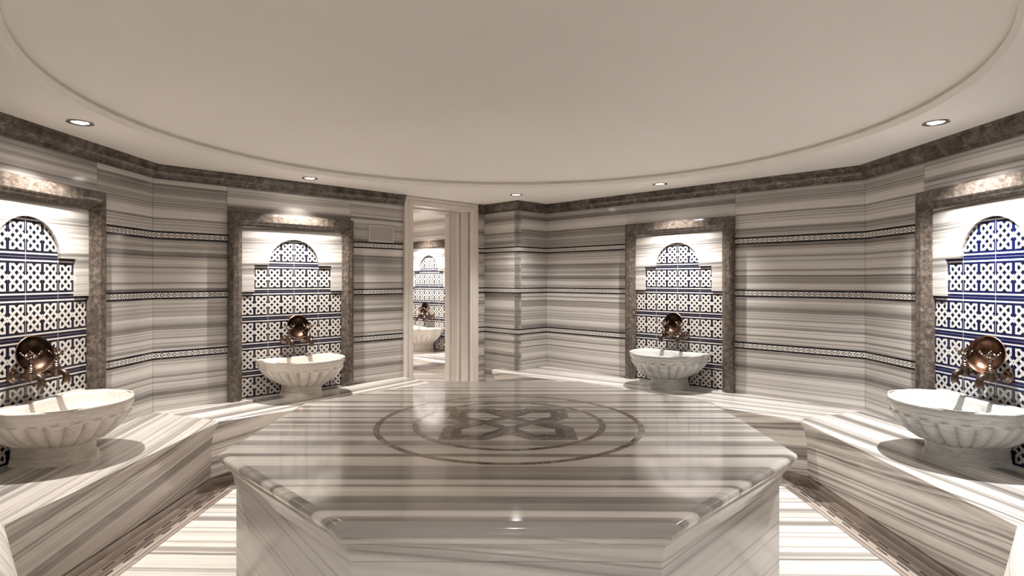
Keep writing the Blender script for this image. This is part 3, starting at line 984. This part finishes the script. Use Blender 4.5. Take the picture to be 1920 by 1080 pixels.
def basin_proto():
    root = empty('marble_basin', (0, 0, 0))
    c = (0.0, 0.16)
    W0 = 0.026                                   # back plane, in front of the tiles
    NF = 24
    n = NF * 12
    angs = [2 * PI * i / n for i in range(n)]
    # rim outline: ears at the wall, notch, then an oval front
    a_, yc, b_ = 0.318, 0.175, 0.328
    rim = [(0.318, W0), (0.318, .070), (.309, .084), (.296, .092), (.291, .104), (.296, .122)]
    k0 = math.asin(0.0)
    for i in range(2, 59):
        t = -0.10 + (PI + 0.20) * i / 60
        rim.append((a_ * math.cos(t) * 1.0, yc + b_ * math.sin(t)))
    rim = [p for p in rim if not (len(p) and p[1] < W0)]
    rim += [(-.296, .122), (-.291, .104), (-.296, .092), (-.309, .084), (-.318, .070), (-.318, W0)]
    foot = [(.118, W0)] + [(.128 * (abs(math.cos(t)) ** .7) * (1 if math.cos(t) >= 0 else -1), .13 + .205 * (math.sin(t) ** .8)) for t in [PI * i / 40 for i in range(41)]] + [(-.118, W0)]
    inner = [(.272 * (abs(math.cos(t)) ** .9) * (1 if math.cos(t) >= 0 else -1), .282 + .184 * (abs(math.sin(t)) ** .9) * (1 if math.sin(t) >= 0 else -1)) for t in [2 * PI * i / 80 for i in range(80)]]
    Rr = [ray_hit(rim, c, a) for a in angs]
    Rf = [ray_hit(foot, c, a) for a in angs]
    Ri = [ray_hit(inner, c, a) for a in angs]
    def smooth(R, it):
        for _ in range(it):
            R = [(R[i - 1] + 2 * R[i] + R[(i + 1) % n]) / 4 for i in range(n)]
        return R
    Rs = smooth(Rr, 10)                            # belly follows the rim without the notch corners
    def clampy(x, y): return (x, max(y, W0))
    HR = .303                                     # rim height above the bench
    bm = bmesh.new()
    def mk(R, z, add=0.0):
        out = []
        for i, a in enumerate(angs):
            r = R[i] + add
            x, y = c[0] + r * math.cos(a), c[1] + r * math.sin(a)
            x, y = clampy(x, y)
            zz = z[i] if isinstance(z, list) else z
            out.append(bm.verts.new((x, y, zz)))
        return out
    rings = []
    # inside, from the bottom up
    rings_in = []
    for f, z in ((.12, .168), (.35, .170), (.6, .180), (.8, .203), (.92, .240), (.985, .280), (1.0, .296), (1.02, .302), (1.04, .3035)):
        if f <= 1.0:
            Rx = [Ri[i] * f for i in range(n)]
            cc = (0.0, c[1] + (0.285 - c[1]) * (1 - f) ** 1.0)
            ring = []
            for i, a in enumerate(angs):
                px, py = c[0] + Ri[i] * math.cos(a), c[1] + Ri[i] * math.sin(a)
                px, py = 0.0 + (px - 0.0) * f, 0.285 + (py - 0.285) * f
                ring.append(bm.verts.new((px, py, z)))
        else:
            ring = []
            for i, a in enumerate(angs):
                px, py = c[0] + Ri[i] * math.cos(a), c[1] + Ri[i] * math.sin(a)
                px, py = (px) * f, 0.285 + (py - 0.285) * f
                px, py = clampy(px, py)
                ring.append(bm.verts.new((px, py, z)))
        rings_in.append(ring)
    rings += rings_in
    rings.append(mk(Rr, HR, -0.008))
    rings.append(mk(Rr, HR - .003, -0.002))
    rings.append(mk(Rr, HR - .008))
    rings.append(mk(Rr, HR - .032))
    rings.append(mk(Rr, HR - .037, -.003))
    rings.append(mk(Rs, HR - .040, -.008))
    rings.append(mk(Rs, HR - .046, -.008))
    z_hi, z_lo = HR - .050, .096
    NZ = 20
    for j in range(NZ + 1):
        t = j / NZ
        z = z_hi + (z_lo - z_hi) * t
        wgt = .55 * t ** 1.3 + .45 * (1 - math.sqrt(max(0.0, 1 - t * t)))
        R = []
        for i, a in enumerate(angs):
            base = (Rs[i] - .012) * (1 - wgt) + (Rf[i] + .004) * wgt
            ph = abs(math.sin(NF / 2 * a))         # 0 in the valleys
            lobe = max(0.0, ph) ** 0.7
            capt = .10 + .10 * (1 - ph) ** 1.5      # rounded heads of the flutes
            amp = max(0.0, min(1.0, (t - capt) / .035)) * (1 - 0.35 * t)
            front = 1.0
            R.append(base + amp * (.034 * lobe - .021) * front)
        rings.append(mk(R, z))
    rings.append(mk(Rf, .090, 0.000))
    rings.append(mk(Rf, .060, -.002))
    rings.append(mk(Rf, .038, 0.000))
    rings.append(mk(Rf, .034, .006))
    rings.append(mk(Rf, .026, .009))
    rings.append(mk(Rf, .020, .007))
    rings.append(mk(Rf, .018, .013))
    rings.append(mk(Rf, .0, .014))
    for a, b in zip(rings, rings[1:]):
        for i in range(n):
            bm.faces.new((a[i], a[(i + 1) % n], b[(i + 1) % n], b[i]))
    bm.faces.new(list(reversed(rings[0])))
    bm.faces.new(rings[-1])
    # split into bowl and foot
    bmesh.ops.recalc_face_normals(bm, faces=bm.faces[:])
    bm2 = bm.copy()
    lim = .0935
    bmesh.ops.delete(bm, geom=[f for f in bm.faces if f.calc_center_median().z < lim and all(v.co.z <= .0965 for v in f.verts)], context='FACES')
    bmesh.ops.delete(bm2, geom=[f for f in bm2.faces if not all(v.co.z <= .0965 for v in f.verts)], context='FACES')
    o1 = obj('bowl', bm, M['basin_white'], root, smooth=50, recalc=False)
    o2 = obj('foot', bm2, M['basin_white'], root, smooth=24, recalc=False)
    return root

bproto = basin_proto()
BL_ = {
    'L': ('creamy white fluted marble basin on the left wall bench', 'basin_white'),
    'BL': ('creamy fluted marble basin left of the doorway', 'basin_white'),
    'BR': ('grey veined fluted marble basin right of the pillar', 'basin_grey'),
    'R': ('large grey veined fluted marble basin on the right wall bench', 'basin_grey'),
    'O': ('fluted marble basin in the room seen through the doorway', 'basin_white'),
}
for i, k in enumerate(('L', 'BL', 'BR', 'R', 'O')):
    o = bproto if i == 0 else copy_tree(bproto)
    P = SPOT[k]
    o.location = (P[0], P[1], HB)
    o.rotation_euler = (0, 0, ROT[k])
    tag(o, BL_[k][0], 'basin', 'fluted marble wash basins')
    for ch in o.children:
        ch.material_slots[0].link = 'OBJECT'
        ch.material_slots[0].material = M[BL_[k][1]]

# ------------------------------------------------------------------ taps (two over each basin)
def tap_proto():
    root = empty('brass_tap', (0, 0, 0))         # origin on the bench against the wall
    ZT = .438
    Ry = Matrix.Rotation(-PI / 2, 4, 'X')        # local z -> +y
    bm = bmesh.new()
    add_lathe(bm, [(0, .0), (.034, .0), (.036, .004), (.034, .010), (.026, .013), (.024, .018), (.018, .021), (.014, .024), (0, .024)], Matrix.Translation((0, .0045, ZT)) @ Ry, 28)
    obj('wall_flange', bm, M['bronze'], root, smooth=35)
    bm = bmesh.new()
    add_lathe(bm, [(0, .018), (.014, .018), (.014, .042), (.0175, .044), (.0175, .056), (.0135, .058), (.0135, .088), (0, .088)], Matrix.Translation((0, .0045, ZT)) @ Ry, 20)
    add_lathe(bm, [(0, -.029), (.014, -.027), (.021, -.020), (.0225, .012), (.0245, .014), (.0245, .021), (.020, .025), (.020, .031), (.0175, .034), (.0175, .040), (.013, .044), (.013, .054), (.009, .058), (0, .058)], Matrix.Translation((0, .098, ZT)), 24)
    obj('body', bm, M['bronze'], root, smooth=35)
    bm = bmesh.new()
    pts = [(0, .098, ZT - .002), (0, .112, ZT + .001), (0, .126, ZT + .001), (0, .139, ZT - .004), (0, .148, ZT - .013), (0, .152, ZT - .025), (0, .152, ZT - .034)]
    add_tube(bm, pts, [.0135, .0145, .0152, .0155, .0155, .0152, .015], 16)
    add_lathe(bm, [(0, .0), (.019, .0), (.019, -.006), (.0160, -.0075), (.0185, -.009), (.0185, -.015), (.0155, -.0165), (.0178, -.018), (.0172, -.025), (.012, -.027), (.012, -.014), (0, -.014)], Matrix.Translation((0, .152, ZT - .031)), 20)
    obj('spout', bm, M['bronze'], root, smooth=35)
    bm = bmesh.new()
    zc = ZT + .092
    add_lathe(bm, [(0, .050), (.008, .050), (.006, .064), (.009, .072), (.012, .080), (.012, .088), (.008, .096), (0, .098)], Matrix.Translation((0, .098, ZT)), 16)
    for q in range(4):
        a = q * PI / 2 + PI / 4
        ca, sa = math.cos(a), math.sin(a)
        loop = []
        for i in range(16):
            b = 2 * PI * i / 16
            rr = .022 + .016 * math.cos(b)
            lat = .0165 * math.sin(b)
            zz = zc - .008 + (rr - .007) * 1.0
            loop.append((ca * rr - sa * lat, .098 + sa * rr + ca * lat, zz))
        add_tube(bm, loop, .0042, 6, closed=True)
        add_ball(bm, (ca * .040, .098 + sa * .040, zc + .026), .0068)
    add_ball(bm, (0, .098, zc + .014), .008)
    obj('cross_handle', bm, M['bronze'], root, smooth=60)
    return root

tproto = tap_proto()
first = True
TL = {
    ('L', 1): 'near bronze tap over the left wall basin', ('L', -1): 'far bronze tap over the left wall basin, nearer the brown frame',
    ('BL', 1): 'left one of two bronze taps over the basin left of the doorway', ('BL', -1): 'right one of two bronze taps over the basin left of the doorway',
    ('BR', -1): 'right one of two bronze taps over the basin right of the pillar', ('BR', 1): 'left one of two bronze taps over the basin right of the pillar',
    ('R', -1): 'near bronze tap over the right wall basin, right of the copper bowl', ('R', 1): 'far bronze tap over the right wall basin, left of the copper bowl',
    ('O', -1): 'right bronze tap over the basin seen through the doorway', ('O', 1): 'left bronze tap over the basin seen through the doorway',
}
for k in ('L', 'BL', 'BR', 'R', 'O'):
    for sg in (1, -1):
        o = tproto if first else copy_tree(tproto)
        first = False
        P, rz = SPOT[k], ROT[k]
        s = sg * .08
        o.location = (P[0] + math.cos(rz) * s, P[1] + math.sin(rz) * s, HB)
        o.rotation_euler = (0, 0, rz)
        tag(o, TL[(k, sg)], 'tap', 'bronze taps over the basins')

# ------------------------------------------------------------------ copper bowls leaning on the taps
def bowl_proto():
    root = empty('copper_bowl', (0, 0, 0))       # origin at the bottom of the bowl, opening along +y
    Ry = Matrix.Rotation(-PI / 2, 4, 'X')
    bm = bmesh.new()
    out = [(0, 0), (.032, .0), (.036, .002), (.058, .009), (.076, .022), (.086, .036), (.090, .047), (.096, .052), (.097, .054), (.0945, .0555)]
    add_lathe(bm, out, Ry, 48, close_ends=False)
    obj('shell', bm, M['copper'], root, smooth=40)
    bm = bmesh.new()
    inn = [(.0945, .0555), (.088, .049), (.083, .037), (.073, .0245), (.056, .012), (.034, .0055), (.012, .0050), (.008, .008), (0, .0095)]
    add_lathe(bm, inn, Ry, 48, close_ends=False)
    obj('lining', bm, M['copper_in'], root, smooth=40)
    return root
cproto = bowl_proto()
CB = {
    'L': ('dark copper bowl leaning between the taps of the left wall basin', .02, .22, .22),
    'BL': ('dark copper bowl leaning between the taps left of the doorway', .0, -.04, .2),
    'BR': ('dark copper bowl leaning between the taps right of the pillar', .0, .04, .2),
    'R': ('shiny reddish copper bowl leaning between the taps of the right wall basin', -.02, -.22, .22),
    'O': ('copper bowl leaning on the taps in the room seen through the doorway', .0, .2, .2),
}
for i, k in enumerate(('L', 'BL', 'BR', 'R', 'O')):
    o = cproto if i == 0 else copy_tree(cproto)
    lab, s, yaw, tilt = CB[k]
    P, rz = SPOT[k], ROT[k]
    loc = Vector((P[0], P[1], HB + .530)) + Matrix.Rotation(rz, 3, 'Z') @ Vector((s, .030, 0))
    o.location = loc
    # yaw > 0 turns the opening towards local +x
    o.rotation_euler = (Matrix.Rotation(rz - yaw, 3, 'Z') @ Matrix.Rotation(tilt, 3, 'X')).to_euler()
    for ch in o.children:
        if ch.name.startswith('lining'):
            ch.material_slots[0].link = 'OBJECT'
            ch.material_slots[0].material = M['copper_in' if k == 'R' else 'copper_dark']
    tag(o, lab, 'bowl', 'copper bowls resting on the taps')

# ------------------------------------------------------------------ wall plate by the doorway
def wall_plate():
    # local frame: x along the back left wall, y into the room
    s0, s1 = .690, .955
    root = empty('wall_panel', (NBL[0] - math.cos(ROT['BL']) * (s0 + s1) / 2, NBL[1] - math.sin(ROT['BL']) * (s0 + s1) / 2, 1.70), ROT['BL'])
    hw = (s1 - s0) / 2
    bm = bmesh.new()
    z0, z1 = 0.0, .150
    for (a, b, c, d) in ((-hw, hw, z1 - .012, z1), (-hw, hw, z0, z0 + .012), (-hw, -hw + .012, z0 + .012, z1 - .012), (hw - .012, hw, z0 + .012, z1 - .012)):
        add_box(bm, a, b, .0005, .012, c, d)
    bmesh.ops.remove_doubles(bm, verts=bm.verts[:], dist=1e-5)
    obj('rim', bm, M['plate_rim'], root)
    bm = bmesh.new()
    add_box(bm, -hw + .012, hw - .012, .0005, .007, z0 + .012, z1 - .012)
    obj('plate', bm, M['plate'], root)
    tag(root, 'small grey metal plate in a pale rim high on the wall by the doorway', 'wall panel')
wall_plate()

# ------------------------------------------------------------------ downlights
def spot(parent, loc, power, col, size, blend, rad=0.012):
    ld = bpy.data.lights.new('lamp_beam', 'SPOT')
    ld.energy = power
    ld.color = col
    ld.spot_size = math.radians(size)
    ld.spot_blend = blend
    ld.shadow_soft_size = rad
    ld.specular_factor = 0.0                     # the lamp glass itself gives the reflection
    lo = bpy.data.objects.new('lamp_beam', ld)
    lo.location = loc
    link(lo, parent)
    return lo

def lamp_proto():
    root = empty('ceiling_downlight', (0, 0, CEIL))
    bm = bmesh.new()
    add_lathe(bm, [(.060, -.0002), (.059, -.005), (.051, -.007), (.043, -.004), (.037, -.0008)], Matrix.Identity(4), 40, close_ends=False)
    obj('bezel', bm, M['chrome'], root, smooth=40)
    bm = bmesh.new()
    add_lathe(bm, [(.038, -.0009), (.0, -.0010)], Matrix.Identity(4), 32, close_ends=False)
    for f in bm.faces: pass
    obj('lamp_glass', bm, M['glow'], root)
    return root
lproto = lamp_proto()
EXTRA = [
    (-1.60, 1.36, WARM, 8, 'unseen ceiling downlight added over the near left bench'),  # unseen lamp added as weak front fill, mirrored from the back
    (1.60, 1.36, COOL, 14, 'unseen ceiling downlight added over the near right bench'),  # unseen counterpart on the right, also added for front fill
    (0.0, 0.15, COOL, 60, 'unseen ceiling downlight added in the entrance passage'),  # added out of view to light the front of the platform
    (-1.33, 7.38, NEUT, 60, 'ceiling downlight over the basin in the room beyond the doorway'),
    (-1.75, 6.45, NEUT, 24, 'ceiling downlight in the middle of the room beyond the doorway'),
]
for i, (x, y, col, pw_, lab) in enumerate(LAMPS + EXTRA):
    o = lproto if i == 0 else copy_tree(lproto)
    o.location = (x, y, CEIL)
    tag(o, lab, 'ceiling light', 'round ceiling downlights')
for o, (x, y, col, pw_, lab) in zip([q for q in list(COL.objects) if q.name.startswith('ceiling_downlight')], LAMPS + EXTRA):
    spot(o, (0, 0, -.012), pw_ * 3.1, col, 110, 1.0)
